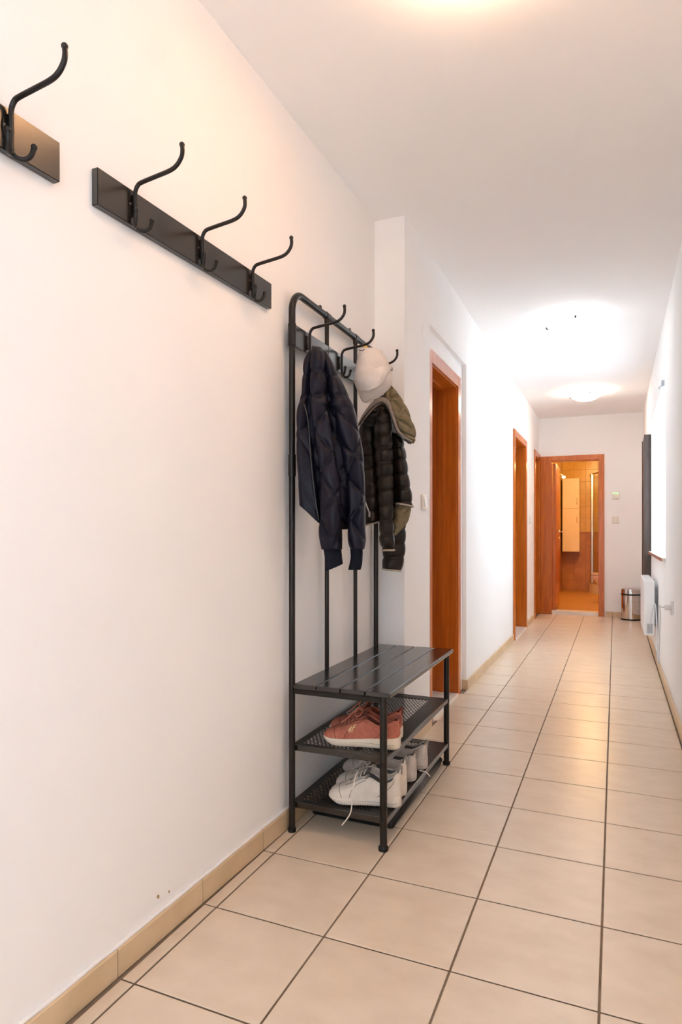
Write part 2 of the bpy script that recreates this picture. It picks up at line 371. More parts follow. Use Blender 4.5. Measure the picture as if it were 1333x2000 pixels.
# bathroom door in the far wall
t4 = struct(thing('door_4', ((B[0] + B[1]) / 2, YF, 0), None, None)); L = .022; A = .062
yb = YF + .122
MB().box(B[0] - .001, B[0] + L, YF - .004, yb, 0, B[2], .001).build('jamb', M['wood'], t4)
MB().box(B[1] - L, B[1] + .001, YF - .004, yb, 0, B[2], .001).build('jamb', M['wood'], t4)
MB().box(B[0] + L, B[1] - L, YF - .004, yb, B[2] - L, B[2], .001).build('head_lining', M['wood'], t4)
MB().box(XL2 + .018, B[0] + L - .008, YF - .018, YF - .0005, 0, B[2] - L + .008 + A, .002).build('architrave', M['wood'], t4)
MB().box(B[1] - L + .008, B[1] - L + .008 + A, YF - .018, YF - .0005, 0, B[2] - L + .008 + A, .002).build('architrave', M['wood'], t4)
MB().box(B[0] + L - .008, B[1] - L + .008, YF - .018, YF - .0005, B[2] - L + .008, B[2] - L + .008 + A, .002).build('architrave', M['wood'], t4)
MB().box(B[0] + L, B[1] - L, YF - .01, yb + .05, -.002, .045, .004).build('threshold', M['marble'], t4)
lf = MB().box(B[0] + L + .002, B[0] + L + .042, yb + .004, yb + .60, .05, B[2] - L - .006, .002).build('door_leaf', M['wood'], t4)
hm = MB(); xh = B[0] + L + .042
hm.tube([(xh, yb + .54, 1.08), (xh + .045, yb + .54, 1.08), (xh + .05, yb + .43, 1.08)], .010, 8); hm.lathe([(.024, 0), (.024, .006), (.001, .006)], (xh, yb + .54, 1.08), 16, 'x'); hm.lathe([(.02, 0), (.02, .008), (.001, .008)], (xh, yb + .54, .99), 16, 'x')
hm.build('handle', M['chrome'], lf, True)

# ------------------------------------------------------------------ window in the right wall
def frame_rect(ya, yb, za, zb, wd, xa, xb):
    f = MB(); f.box(xa, xb, ya, ya + wd, za, zb); f.box(xa, xb, yb - wd, yb, za, zb); f.box(xa, xb, ya + wd, yb - wd, za, za + wd); f.box(xa, xb, ya + wd, yb - wd, zb - wd, zb); return f
for wi, (y0, y1, z0, z1) in enumerate((WIN, WIN_ADDED)):  # the second window is an unseen addition for more daylight
    wn = struct(thing('window_%d' % (wi + 1), (XR + .2, (y0 + y1) / 2, z0), None, None)); xg = XR + .20
    frame_rect(y0, y1, z0 + .02, z1, .05, xg, xg + .06).build('window_frame', M['white'], wn)
    ym = (y0 + y1) / 2
    for ya, yb_ in ((y0 + .05, ym), (ym, y1 - .05)):
        s = frame_rect(ya + .002, yb_ - .002, z0 + .072, z1 - .052, .055, xg - .012, xg + .045).build('sash', M['white'], wn)
        MB().box(xg + .012, xg + .018, ya + .05, yb_ - .05, z0 + .12, z1 - .1).build('pane', M['glass'], s)
    sl = MB().box(XR - .025, xg, y0, y1, z0 - .001, z0 + .02, .003).build('window_sill', M['marble'], wn)
    MB().box(XR - .031, XR - .0245, y0, y1, z0 - .002, z0 + .021, .001).build('sill_edge', M['sill'], sl)
# small bracket above the window
o = MB().box(XR - .022, XR - .001, 4.985, 5.025, 2.085, 2.125, .004); o.tube([(XR - .02, 5.005, 2.09), (XR - .035, 5.005, 2.08), (XR - .035, 5.005, 2.065)], .004, 6)
tag(o.build('blind_bracket', M['greygrille']), 'small grey blind bracket on the white wall above the window', 'bracket')

# ------------------------------------------------------------------ bathroom
BX0, BX1, BY0, BY1, BH = -.885, .50, YF + .12, 12.2, 2.42
struct(MB().box(BX0 - .05, BX1 + .05, BY0, BY1 + .1, -.06, .03).build('floor_bathroom', M['bathf']))
struct(MB().box(BX0 - .05, BX1 + .05, BY0, BY1 + .1, BH, BH + .08).build('ceiling_bathroom', M['bathw1']))
wb = struct(MB().box(BX0 - .05, BX1 + .05, BY1 + .006, BY1 + .1, .03, BH).build('wall_bathroom_back', M['bathg']))
wl = struct(MB().box(BX0 - .1, BX0 - .006, BY0, BY1 + .006, .03, BH).build('wall_bathroom_left', M['bathg']))
struct(MB().box(BX1 + .006, BX1 + .1, BY0, BY1 + .006, .03, BH).build('wall_bathroom_right', M['bathw1']))
bt = {}
def wtile(parent, a, ax, c0, c1, z0, z1, mat):
    g = .0018; key = (ax, round(c1 - c0, 3), round(z1 - z0, 3), mat.name); hw, hh = (c1 - c0) / 2 - g, (z1 - z0) / 2 - g
    if key not in bt:
        mb = MB(); (mb.box(-hw, hw, 0, .006, -hh, hh, .0012) if ax == 'y' else mb.box(-.006, 0, -hw, hw, -hh, hh, .0012))
        me = bpy.data.meshes.new('wall_tile'); me.from_pydata(mb.V, [], mb.F); me.materials.append(mat); bt[key] = me
    o = bpy.data.objects.new('wall_tile', bt[key]); COL.objects.link(o); o.parent = parent; pl = parent.location
    p = ((c0 + c1) / 2, a, (z0 + z1) / 2) if ax == 'y' else (a, (c0 + c1) / 2, (z0 + z1) / 2)
    o.location = tuple(p[i] - pl[i] for i in range(3))
zr = [.03 + .2067 * i for i in range(6)] + [1.11] + [1.11 + .2183 * i for i in range(1, 7)]
zr = sorted(set(round(z, 4) for z in zr))
for za, zb in zip(zr, zr[1:]):
    mt = M['bathw2'] if zb < 1.12 else M['bathw1']
    for i in range(5): wtile(wb, BY1, 'y', BX0 + i * .2, BX0 + (i + 1) * .2, za, zb, mt)
    for i in range(11): wtile(wl, BX0, 'x', BY0 + .08 + i * .29, BY0 + .08 + (i + 1) * .29, za, zb, mt)
MB().box(BX0, BX1, BY1 - .012, BY1 - .001, 1.085, 1.115, .003).build('tile_border', M['bathw1'], wb)
# tall white wall cabinet
cb = thing('tall_cabinet', (-.70, BY1 - .14, .74), 'tall white wall cabinet hung on the ochre bathroom tiles', 'cabinet')
MB().box(-.86, -.575, BY1 - .27, BY1 - .014, .74, 2.03, .003).build('body', M['cabinet'], cb)
for za, zb in ((.742, 1.495), (1.5, 2.028)):
    d = MB().box(-.858, -.577, BY1 - .29, BY1 - .271, za, zb, .003).build('door', M['cabinet'], cb)
    zc = 1.30 if za < 1 else 1.62
    MB().tube([(-.615, BY1 - .29, zc - .06), (-.615, BY1 - .305, zc - .05), (-.615, BY1 - .305, zc + .05), (-.615, BY1 - .29, zc + .06)], .005, 8).build('handle', M['chrome'], d, True)
# mirror on the left wall with its lamp
mi = thing('bathroom_mirror', (BX0 + .01, 10.6, .98), 'bathroom mirror on the left tiled wall beside the open door', 'mirror')
MB().box(BX0 + .001, BX0 + .012, 10.25, 10.95, .95, 1.9, .003).build('mirror_plate', M['mirror'], mi)
ml = thing('mirror_lamp', (BX0 + .05, 10.6, 1.93), 'small chrome lamp above the bathroom mirror', 'lamp')
q = MB(); q.tube([(BX0 + .002, 10.6, 1.98), (BX0 + .10, 10.6, 1.99), (BX0 + .13, 10.6, 1.96)], .012, 8); q.build('arm', M['chrome'], ml, True)
MB().lathe([(.001, .012), (.018, .009), (.027, -.012), (.012, -.021), (.001, -.021)], (BX0 + .14, 10.6, 1.95), 16).build('lamp_shade', M['bathlamp'], ml, True)
# quarter-round shower cubicle in the far right corner
sh = thing('shower_cubicle', (.02, 11.7, .03), 'quarter-round shower cubicle with chrome profile and white tray', 'shower')
cxs, cys, rs = BX1 - .01, BY1 - .014, .93
def arc(r, n=20): return [(cxs - r * math.cos(PI / 2 * i / n), cys - r * math.sin(PI / 2 * i / n)) for i in range(n + 1)]
ar = arc(rs); V = [(x, y, .03) for x, y in ar] + [(cxs, cys, .03)]
MB().poly(V, (0, 0, .16)).build('tray', M['ceramic'], sh)
q = MB(); q.tube([(x, y, 2.09) for x, y in arc(rs - .03)], .016, 8); q.build('rail', M['chrome'], sh, True)
MB().tube([(x, y, .205) for x, y in arc(rs - .03)], .014, 8).build('rail', M['chrome'], sh, True)
for i0, i1 in ((0, 10), (10, 20)):
    a_ = arc(rs - .03)[i0:i1 + 1]; n = len(a_); V = [(x, y, .21) for x, y in a_] + [(x, y, 2.08) for x, y in a_]
    mk('glass_panel', V, [(i, i + 1, i + 1 + n, i + n) for i in range(n - 1)], M['shower'], sh, True)
for i in (4, 12, 20): x, y = arc(rs - .03)[i]; MB().box(x - .022, x + .022, y - .02, y + .02, .20, 2.10, .008).build('profile', M['satin'], sh)
# wall-hung toilet
tw = thing('toilet', (-.05, 10.25, .2), 'white wall-hung toilet with closed lid inside the bathroom', 'toilet')
V = []; Fq = []; n = 24; rows = [(.20, .30, .10), (.24, .38, .13), (.32, .47, .16), (.40, .52, .175), (.435, .525, .18)]
xw = .2
for z, ln, hw in rows:
    for j in range(n):
        q_ = 2 * PI * j / n; V.append((xw - ln / 2 - ln / 2 * math.cos(q_) * 1.0 + (.0 if math.cos(q_) > 0 else 0), 10.25 + hw * math.sin(q_) * (1 if math.cos(q_) > 0 else 1.05), z))
for i in range(len(rows) - 1):
    for j in range(n): Fq.append((i * n + j, i * n + (j + 1) % n, (i + 1) * n + (j + 1) % n, (i + 1) * n + j))
Fq += [tuple(range(n)), tuple(range(4 * n, 5 * n))]
mk('bowl', V, Fq, M['ceramic'], tw, True)
MB().lathe([(.001, 0), (.182, 0), (.186, .01), (.18, .024), (.001, .026)], (0, 0, 0), 28)
V = [(xw - .265 - .265 * math.cos(2 * PI * j / 28), 10.25 + .185 * math.sin(2 * PI * j / 28), .447) for j in range(28)]
MB().poly(V, (0, 0, .022)).build('lid', M['ceramic'], tw)
MB().box(.12, BX1 - .001, 9.95, 10.55, .03, 1.10, .004).build('cistern_wall', M['bathw1'], tw)
# bathroom ceiling lamp
bl_ = thing('bathroom_lamp', (-.3, 10.2, BH), 'round warm lamp on the bathroom ceiling', 'ceiling lamp')
MB().lathe([(.001, -.08), (.1, -.07), (.15, -.03), (.15, 0), (.001, 0)], (-.3, 10.2, BH), 24).build('glass_shade', M['bathlamp'], bl_, True)
lp = bpy.data.lights.new('bathroom_lamp_light', 'POINT'); lp.energy = 42; lp.color = (1, .62, .26); lp.shadow_soft_size = .12
lo = bpy.data.objects.new('bathroom_lamp_light', lp); COL.objects.link(lo); lo.location = (0, 0, -.22); lo.parent = bl_

# ------------------------------------------------------------------ ceiling lamps
def ceiling_lamp(x, y, key, label):
    t = thing('ceiling_lamp', (x, y, H), label, 'ceiling lamp', 'glass dish ceiling lamps')
    prof = [(.0005, -.098), (.04, -.096), (.08, -.088), (.11, -.077), (.135, -.062), (.15, -.047), (.150, -.043), (.133, -.058), (.108, -.073), (.08, -.084), (.04, -.092), (.0005, -.094)]
    MB().lathe(prof, (x, y, H), 40).build('glass_dish', M['lamp_' + key], t, True)
    MB().lathe([(.06, -.001), (.06, -.02), (.0005, -.02)], (x, y, H), 24).build('base_plate', M['white'], t, 40)
    MB().lathe([(.014, -.020), (.018, -.03), (.014, -.045), (.0005, -.047)], (x + .03, y, H), 12).build('bulb', M['lamp_' + key], t, True)
    lb = bpy.data.lights.new('lamp_bulb_light', 'POINT'); lb.energy = BULB_W[key]; lb.color = BULB_C[key]; lb.shadow_soft_size = .02
    ob = bpy.data.objects.new('lamp_bulb_light', lb); COL.objects.link(ob); ob.location = (0, 0, -.068); ob.parent = t
    for i in range(3):
        a_ = PI * (.93 + i * 2 / 3); ca, sa = math.cos(a_), math.sin(a_); q = MB()
        q.tube([(x + .06 * ca, y + .06 * sa, H - .01), (x + .150 * ca, y + .150 * sa, H - .028), (x + .159 * ca, y + .159 * sa, H - .042), (x + .152 * ca, y + .152 * sa, H - .056)], .0045, 8)
        q.ball((x + .159 * ca, y + .159 * sa, H - .045), .009); q.build('clip', M['screw'], t, True)
    return t
ceiling_lamp(-.296, 4.76, 'mid', 'lit white glass dish lamp on the ceiling opposite the window')
ceiling_lamp(-.29, 7.30, 'far', 'lit warm glass dish lamp on the ceiling near the bathroom door')
ceiling_lamp(-.30, 1.53, 'near', 'lit warm glass dish lamp on the ceiling above the wall hook racks')

# ------------------------------------------------------------------ hooks and hook boards
def make_hook(parent, X, y, zc):
    """three-pronged coat hook on a board face at X"""
    hk = bpy.data.objects.new('coat_hook', None); COL.objects.link(hk); pl = world_loc(parent)
    hk.location = (X - pl[0], y - pl[1], zc - pl[2]); hk.parent = parent; hk.empty_display_size = .02
    P = lambda dx, dy, dz: (X + dx, y + dy, zc + dz)
    q = MB(); q.tube([P(.0105, 0, -.046), P(.0095, 0, -.02), P(.0095, 0, .022), P(.0105, 0, .038), P(.018, 0, .050), P(.030, 0, .0545), P(.07, 0, .059), P(.112, 0, .064), P(.132, 0, .072), P(.145, 0, .087), P(.1485, 0, .101), P(.1475, 0, .116)], .0052, 12, smoothn=5)
    q.ball(P(.1475, 0, .1165), .0066, 12); q.build('upper_arm', M['black'], hk, True)
    for s in (-1, 1):
        q = MB(); q.tube([P(.0105, 0, -.042), P(.014, s * .006, -.053), P(.024, s * .017, -.055), P(.033, s * .0255, -.045), P(.037, s * .029, -.028)], [.0045, .0048, .005, .005, .005], 10, smoothn=5)
        q.ball(P(.037, s * .029, -.027), .0063, 12); q.build('lower_prong', M['black'], hk, True)
    n = 16; V = [P(.0004, .013 * math.cos(2 * PI * i / n), .002 + .027 * math.sin(2 * PI * i / n)) for i in range(n)]
    MB().poly(V, (.0026, 0, 0)).build('hook_plate', M['black'], hk)
    for s in (-1, 1): MB().lathe([(.0036, 0), (.003, .0012), (.0004, .0016)], P(.003, s * .0082, .004), 10, 'x').build('screw', M['screw'], hk, True)
def hook_rack(y0, y1, zlo, zhi, slope, ys, label):
    t = thing('hook_rack', (wx((y0 + y1) / 2), (y0 + y1) / 2, zlo), label, 'hook rack', 'wall hook racks')
    T = .018; V = []
    for y in (y0, y1):
        dz = slope * (y - y0); V += [(wx(y), y, zlo + dz), (wx(y) + T, y, zlo + dz), (wx(y) + T, y, zhi + dz), (wx(y), y, zhi + dz)]
    bm = bmesh.new(); vs = [bm.verts.new(p) for p in V]
    for f in ((0, 1, 2, 3), (7, 6, 5, 4), (0, 4, 5, 1), (1, 5, 6, 2), (2, 6, 7, 3), (3, 7, 4, 0)): bm.faces.new([vs[i] for i in f])
    bmesh.ops.recalc_face_normals(bm, faces=bm.faces); bmesh.ops.bevel(bm, geom=list(bm.edges), offset=.0015, segments=2, affect='EDGES')
    bm.verts.index_update(); mk('board', [v.co[:] for v in bm.verts], [[v.index for v in f.verts] for f in bm.faces], M['board'], t); bm.free()
    for y in ys: make_hook(t, wx(y) + T, y, (zlo + zhi) / 2 + slope * (y - y0))
hook_rack(.225, 1.007, 1.776, 1.860, .022, (.345, .613, .881), 'dark board with hooks above the bare wall, reflecting orange lamp light')
hook_rack(1.112, 1.893, 1.797, 1.882, .018, (1.223, 1.492, 1.758), 'dark board with three double hooks on the wall beside the hall stand')

# ------------------------------------------------------------------ hall stand with bench
PX, FX, YA, YZ = -1.05, -.708, 2.006, 2.868
st = thing('hall_stand', ((PX + FX) / 2, (YA + YZ) / 2, 0), 'black metal hall stand with slatted bench, shoe shelves and hooks', 'hall stand')
R1 = .0125
def arcpts(cy, cz, r, a0, a1, n=10): return [(PX, cy + r * math.cos(a0 + (a1 - a0) * i / n), cz + r * math.sin(a0 + (a1 - a0) * i / n)) for i in range(n + 1)]
zt = 1.912; rc = .075
MB().tube([(PX, YA, 1.76)] + arcpts(YA + rc, zt - rc, rc, PI, PI / 2) + arcpts(YZ - rc, zt - rc, rc, PI / 2, 0) + [(PX, YZ, 1.76)], R1, 20).build('top_rail', M['black'], st, 60)
for y in (YA, YZ):
    MB().tube([(PX, y, .0), (PX, y, 1.8)], R1 - .0012, 20).build('rear_post', M['black'], st, 60)
    q = MB(); q.tube([(PX, y, 1.715), (PX, y, 1.792)], R1 + .0022, 20); q.build('collar', M['black'], st, 60)
    q = MB(); q.tube([(PX, y, 1.254), (PX, y, 1.33)], R1 + .0012, 20); c = q.build('post_joint', M['black'], st, 60)
    for z in (1.27, 1.314): MB().lathe([(.0045, 0), (.0038, .0015), (.0004, .002)], (PX + R1 + .0008, y - .0, z), 10, 'x').build('screw', M['screw'], c, True)
    MB().tube([(PX, y, 0), (PX, y, .012)], R1 + .002, 20).build('foot', M['rubber'], st, 60)
    MB().tube([(FX, y, .0), (FX, y, .508)], R1, 20).build('front_leg', M['black'], st, 60)
    MB().lathe([(.0005, 0), (.0165, 0), (.0172, .006), (.0165, .012), (.013, .015), (.012, .02)], (FX, y, 0), 20).build('foot', M['rubber'], st, 50)
    MB().box(PX + .012, FX - .010, y - .008, y + .008, .488, .507, .002).build('seat_bearer', M['black'], st)
for y in (2.303, 2.605):
    MB().tube([(PX, y, .515), (PX, y, zt)], .0088, 16).build('back_bar', M['black'], st, 60)
    q = MB(); q.tube([(PX, y - .016, zt), (PX, y + .016, zt)], R1 + .0022, 20); q.tube([(PX, y, zt - .026), (PX, y, zt - .008)], .0105, 14); q.build('bar_collar', M['black'], st, 60)
    q = MB(); q.lathe([(.004, -.003), (.011, -.003), (.011, .003), (.004, .003), (.004, -.003)], (PX - .006, y - .05, zt + .018), 16, 'x'); q.build('wall_eyelet', M['black'], st, 50)
bd = MB().box(PX - .004, PX + .008, YA + .014, YZ - .014, 1.715, 1.793, .002).build('hook_board', M['board'], st)
for y in (2.112, 2.41, 2.715): make_hook(st, PX + .009, y, 1.751)
# bench slats
sw = (1.04 - .678) / 4
for i in range(4):
    MB().box(-1.04 + i * sw + .0014, -1.04 + (i + 1) * sw - .0014, 1.990, 2.885, .508, .525, .0045).build('slat', M['seat'], st)
# perforated shelves
def shelf(ztop):
    q = MB(); th = .0008; xa, xb, ya, yb = PX - .004, FX + .006, YA + .012, YZ - .012
    p = .0155; r = .0059; hx0, hx1, hy0, hy1 = xa + .022, xb - .052, ya + .030, yb - .030
    nx = int((hx1 - hx0) / p); py = p * .87; ny = int((hy1 - hy0) / py); hx1 = hx0 + nx * p; hy1 = hy0 + ny * py
    # solid margins
    for a_ in ((xa, hx0, ya, yb), (hx1, xb, ya, yb), (hx0, hx1, ya, hy0), (hx0, hx1, hy1, yb)): q.box(a_[0], a_[1], a_[2], a_[3], ztop - th, ztop)
    V = []; Fc = []
    for j in range(ny):
        off = p / 2 if j % 2 else 0; yc = hy0 + (j + .5) * py
        if off:
            q.box(hx0, hx0 + off, hy0 + j * py, hy0 + (j + 1) * py, ztop - th, ztop); q.box(hx1 - off, hx1, hy0 + j * py, hy0 + (j + 1) * py, ztop - th, ztop)
        for i in range(nx - (1 if off else 0)):
            xc = hx0 + off + (i + .5) * p; b = len(V)
            for z in (ztop, ztop - th):
                for k in range(8):
                    a_ = PI / 4 * k; c, s = math.cos(a_), math.sin(a_); mx = max(abs(c), abs(s))
                    V.append((xc + c / mx * p / 2, yc + s / mx * py / 2, z))
                for k in range(8): a_ = PI / 4 * k; V.append((xc + r * math.cos(a_), yc + r * math.sin(a_), z))
            for k in range(8):
                n = (k + 1) % 8
                Fc += [(b + k, b + n, b + 8 + n, b + 8 + k), (b + 16 + n, b + 16 + k, b + 24 + k, b + 24 + n), (b + 8 + k, b + 8 + n, b + 24 + n, b + 24 + k)]
    q.add(V, Fc); o = q.build('shelf_plate', M['shelf'], st)
    e = .0185
    MB().box(xb - .002, xb + .0035, ya, yb, ztop - e, ztop + .001, .001).build('shelf_lip', M['seat'], st)
    MB().box(xa - .003, xa + .002, ya, yb, ztop - e, ztop + .001, .001).build('shelf_lip', M['seat'], st)
    for y in (ya, yb): MB().box(xa + .002, xb - .002, y - .0025, y + .0025, ztop - e, ztop + .001, .001).build('shelf_lip', M['seat'], st)
    for y in (YA, YZ):
        for x in (FX, PX):
            MB().lathe([(.0045, 0), (.004, -.0015), (.0004, -.002)], (x, y - R1 + .0006, ztop - .008), 10, 'y').build('screw', M['black'], st, True)
Z2, Z1 = .302, .100
shelf(Z2); shelf(Z1)
# black tray on the floor under the lowest shelf
ty = thing('boot_tray', (-.885, 2.49, 0), 'glossy black boot tray on the floor under the bench', 'tray')
MB().box(-1.045, -.722, 2.15, 2.835, .0005, .034, .012).build('tray_body', M['tray'], ty, True)
q = MB(); q.tube([(-.735, 2.155, .030), (-.735, 2.83, .030)], .017, 12); q.tube([(-1.04, 2.16, .03), (-.735, 2.16, .03)], .014, 12); q.build('rim', M['tray'], ty, True)

# ------------------------------------------------------------------ shoes
def make_shoe(name, label, group, upper, lining, sole, overlay, lace, pos, heading, Ln=.27, tabh=0.0, logo=False, bow=True, tread=False, dangling=None):
    t = thing(name, pos, label, 'shoe', group); t.rotation_euler = (0, 0, heading)
    def put(mb, nm, mat, smooth=True, parent=None):
        o = mk(nm, mb.V, mb.F, mat, None, smooth, origin=(0, 0, 0)); o.parent = parent or t; return o
    ip = lambda s, xs, ys: float(np.interp(s, xs, ys))
    def W(s): return ip(s, [0, .02, .06, .12, .22, .35, .5, .65, .8, .92, .97, 1], [.012, .022, .033, .041, .0475, .0485, .043, .038, .037, .033, .027, .016])
    def bend(s): return .010 * math.sin(PI * min(1, s * 1.15)) - .004 * sm(.6, 0, s)
    def zs0(s): return .018 * sm(.20, 0, s) ** 1.3 + .004 * sm(.93, 1, s)     # underside of the sole
    def zs1(s): return ip(s, [0, .1, .3, .5, .7, .9, 1], [.030, .027, .028, .031, .036, .041, .043])
    def Ht(s): return ip(s, [0, .03, .08, .15, .25, .35, .45, .52, .6, .7, .8, .9, .96, 1], [.034, .045, .054, .060, .068, .081, .097, .106, .094, .078, .076, .092, .106 + tabh, .102 + tabh])
    ns, nq = 64, 41
    # sole
    V = []; Fq = []; n = 20
    prof = [(-.82, 0), (-.98, .12), (-1.04, .4), (-1.05, .7), (-1.0, 1), (-.6, 1.0), (0, 1.0), (.6, 1.0), (1.0, 1), (1.05, .7), (1.04, .4), (.98, .12), (.82, 0), (0, 0)]
    n = len(prof)
    for i in range(ns + 1):
        s = i / ns; w_ = W(s) * (1.04 + .05 * sm(.7, 1, s))
        for a_, b in prof:
            z = zs0(s) + (zs1(s) - zs0(s)) * b
            if tread and b < .15 and i % 2: z += .003
            V.append(((s - (0.02 if s < .5 else -.02) * 0) * Ln, bend(s) + a_ * w_, z))
    for i in range(ns):
        for j in range(n): Fq.append((i * n + j, i * n + (j + 1) % n, (i + 1) * n + (j + 1) % n, (i + 1) * n + j))
    Fq += [tuple(range(n)), tuple(range(ns * n, ns * n + n))]
    sm_ = MB(); sm_.add(V, Fq); so = put(sm_, 'sole', sole, 50)
    # groove line along the midsole
    for sd in (-1, 1):
        g = MB(); g.tube([(s * Ln, bend(s) + sd * W(s) * 1.075 * (1.0 + .05 * sm(.7, 1, s)), zs0(s) + (zs1(s) - zs0(s)) * (.55 + .12 * math.sin(s * 5))) for s in np.linspace(.05, .95, 30)], .0009, 5); put(g, 'sole_groove', M['stitch'], True, so)
    # upper with open collar
    G = []
    for i in range(ns + 1):
        s = .006 + .988 * i / ns; w_ = W(s); z0 = zs1(s) - .004; hh = Ht(s); row = []
        b = sm(.50, .60, s) * sm(.985, .93, s)
        for j in range(nq):
            p = -1 + 2 * j / (nq - 1); ap = abs(p); sg = 1 if p >= 0 else -1
            # closed vault
            th = (1 - ap) * PI / 2
            yv = math.cos(th) ** .75; zv = math.sin(th) ** (.72 if s < .5 else .8)
            yc, zc = w_ * .99 * yv, z0 + (hh - z0) * zv
            # open section: wall up to the rim, then down inside
            if ap > .45:
                f = (1 - ap) / .55; yo = w_ * (.99 + .05 * math.sin(PI * f) - .30 * f ** 2); zo = z0 + (hh - z0) * f ** .9
            else:
                f = ap / .45; yo = w_ * (.60 * f ** .4); zo = hh - (hh - .045) * (1 - f) ** .35 if f < 1 else hh
            y = yc * (1 - b) + yo * b; z = zc * (1 - b) + zo * b
            row.append((s * Ln, bend(s) + sg * y, z))
        G.append(row)
    Vu = [p for r in G for p in r]; fu = []; fl = []
    for i in range(ns):
        s = .006 + .988 * (i + .5) / ns
        for j in range(nq - 1):
            ap = abs(-1 + 2 * (j + .5) / (nq - 1)); f = (i * nq + j, i * nq + j + 1, (i + 1) * nq + j + 1, (i + 1) * nq + j)
            (fl if (ap < .43 and .55 < s < .96) else fu).append(f)
    fu += [tuple(range(nq)), tuple(range(ns * nq, ns * nq + nq))]
    up = put(MB().add(Vu, fu), 'upper', upper); put(MB().add(Vu, fl), 'lining', lining)
    def surf(s, p, out=.001):
        si = min(ns - 1e-6, max(0, (s - .006) / .988 * ns)); i = int(si); e = si - i; x = (p + 1) / 2 * (nq - 1); j = min(nq - 2, int(x)); f = x - j
        a = np.array(G[i][j]); b = np.array(G[i][j + 1]); a1 = np.array(G[i + 1][j]); b1 = np.array(G[i + 1][j + 1])
        q = (a * (1 - f) + b * f) * (1 - e) + (a1 * (1 - f) + b1 * f) * e 
        nn = np.cross(b - a, a1 - a); nn /= (np.linalg.norm(nn) + 1e-9)
        if (nn @ (q - np.array([s * Ln, bend(s), .04]))) < 0: nn = -nn
        return q + nn * out
    # padded collar rim
    c = MB(); rim = [surf(s, -.47, .001) for s in np.linspace(.56, .955, 18)] + [surf(.972, q, .001) for q in (-.3, 0, .3)] + [surf(s, .47, .001) for s in np.linspace(.955, .56, 18)]
    c.tube(rim, .0038, 8); put(c, 'collar_rim', upper)
    # overlays: toe cap seam, heel counter, side seams
    def seam(pts, nm, r=.0012, mat=None): q = MB(); q.tube([surf(s, p, .0004) for s, p in pts], r, 6, smoothn=4); put(q, nm, mat or overlay)
    seam([(.20, -.98), (.17, -.7), (.155, -.4), (.15, 0), (.155, .4), (.17, .7), (.20, .98)], 'toe_seam')
    for sd in (-1, 1):
        seam([(.30, sd * .96), (.33, sd * .75), (.40, sd * .55), (.52, sd * .50)], 'side_seam')
        seam([(.97, sd * .45), (.86, sd * .62), (.74, sd * .85), (.68, sd * .98)], 'heel_seam')
        seam([(.24, sd * .28), (.34, sd * .30), (.45, sd * .34), (.52, sd * .36)], 'eyestay', .002)
    # tongue
    q = MB(); V = []; k = 9
    for i in range(8):
        f = i / 7; s = .30 + .25 * f; z = Ht(s) + .001 + .016 * f ** 2
        for j in range(k): p = -1 + 2 * j / (k - 1); V.append(((s + .02 * f) * Ln, bend(s) + p * .021, z - .010 * p * p))
    Fq = [(i * k + j, i * k + j + 1, (i + 1) * k + j + 1, (i + 1) * k + j) for i in range(7) for j in range(k - 1)]
    nv = len(V); V2 = V + [(x, y, z - .004) for x, y, z in V]; F2 = Fq + [tuple(reversed([a + nv for a in f])) for f in Fq]
    bd = list(range(k)) + [i * k + k - 1 for i in range(1, 8)] + [7 * k + j for j in range(k - 2, -1, -1)] + [i * k for i in range(6, 0, -1)]
    F2 += [(bd[i], bd[(i + 1) % len(bd)], bd[(i + 1) % len(bd)] + nv, bd[i] + nv) for i in range(len(bd))]
    put(q.add(V2, F2), 'tongue', lining)
    # laces
    for i in range(5):
        s = .27 + i * .055; z = Ht(s) + .0055 + .006 * (i / 4) ** 2; yy = .019 + .001 * i; x = s * Ln
        l = MB(); l.tube([(x, bend(s) - yy, z - .009), (x + .004, bend(s) - yy * .6, z), (x + .010, bend(s) + yy * .6, z + .001), (x + .013, bend(s) + yy, z - .008)], .0021, 7, smoothn=5); put(l, 'lace', lace)
    if bow:
        s = .51; x = s * Ln; z = Ht(s) + .018
        for sd in (-1, 1):
            l = MB(); l.tube([(x, bend(s), z), (x - .012, bend(s) + sd * .016, z + .008), (x - .022, bend(s) + sd * .034, z - .008), (x - .008, bend(s) + sd * .036, z - .016), (x, bend(s) + sd * .008, z - .002)], .0019, 7, smoothn=5)
            l.tube([(x, bend(s), z), (x - .02, bend(s) + sd * .014, z + .002), (x - .048, bend(s) + sd * .033, z - .024), (x - .07, bend(s) + sd * .04, z - .040)], .0018, 7, smoothn=5); put(l, 'lace_bow', lace)
    # heel pull tab
    h = MB(); h.tube([(.965 * Ln, bend(.97), Ht(.965) - .012), (.985 * Ln, bend(.97), Ht(.965) + .006), (1.005 * Ln, bend(.97), Ht(.965) + .004), (1.0 * Ln, bend(.97), Ht(.965) - .02)], .0042, 8, smoothn=4); put(h, 'heel_tab', overlay)
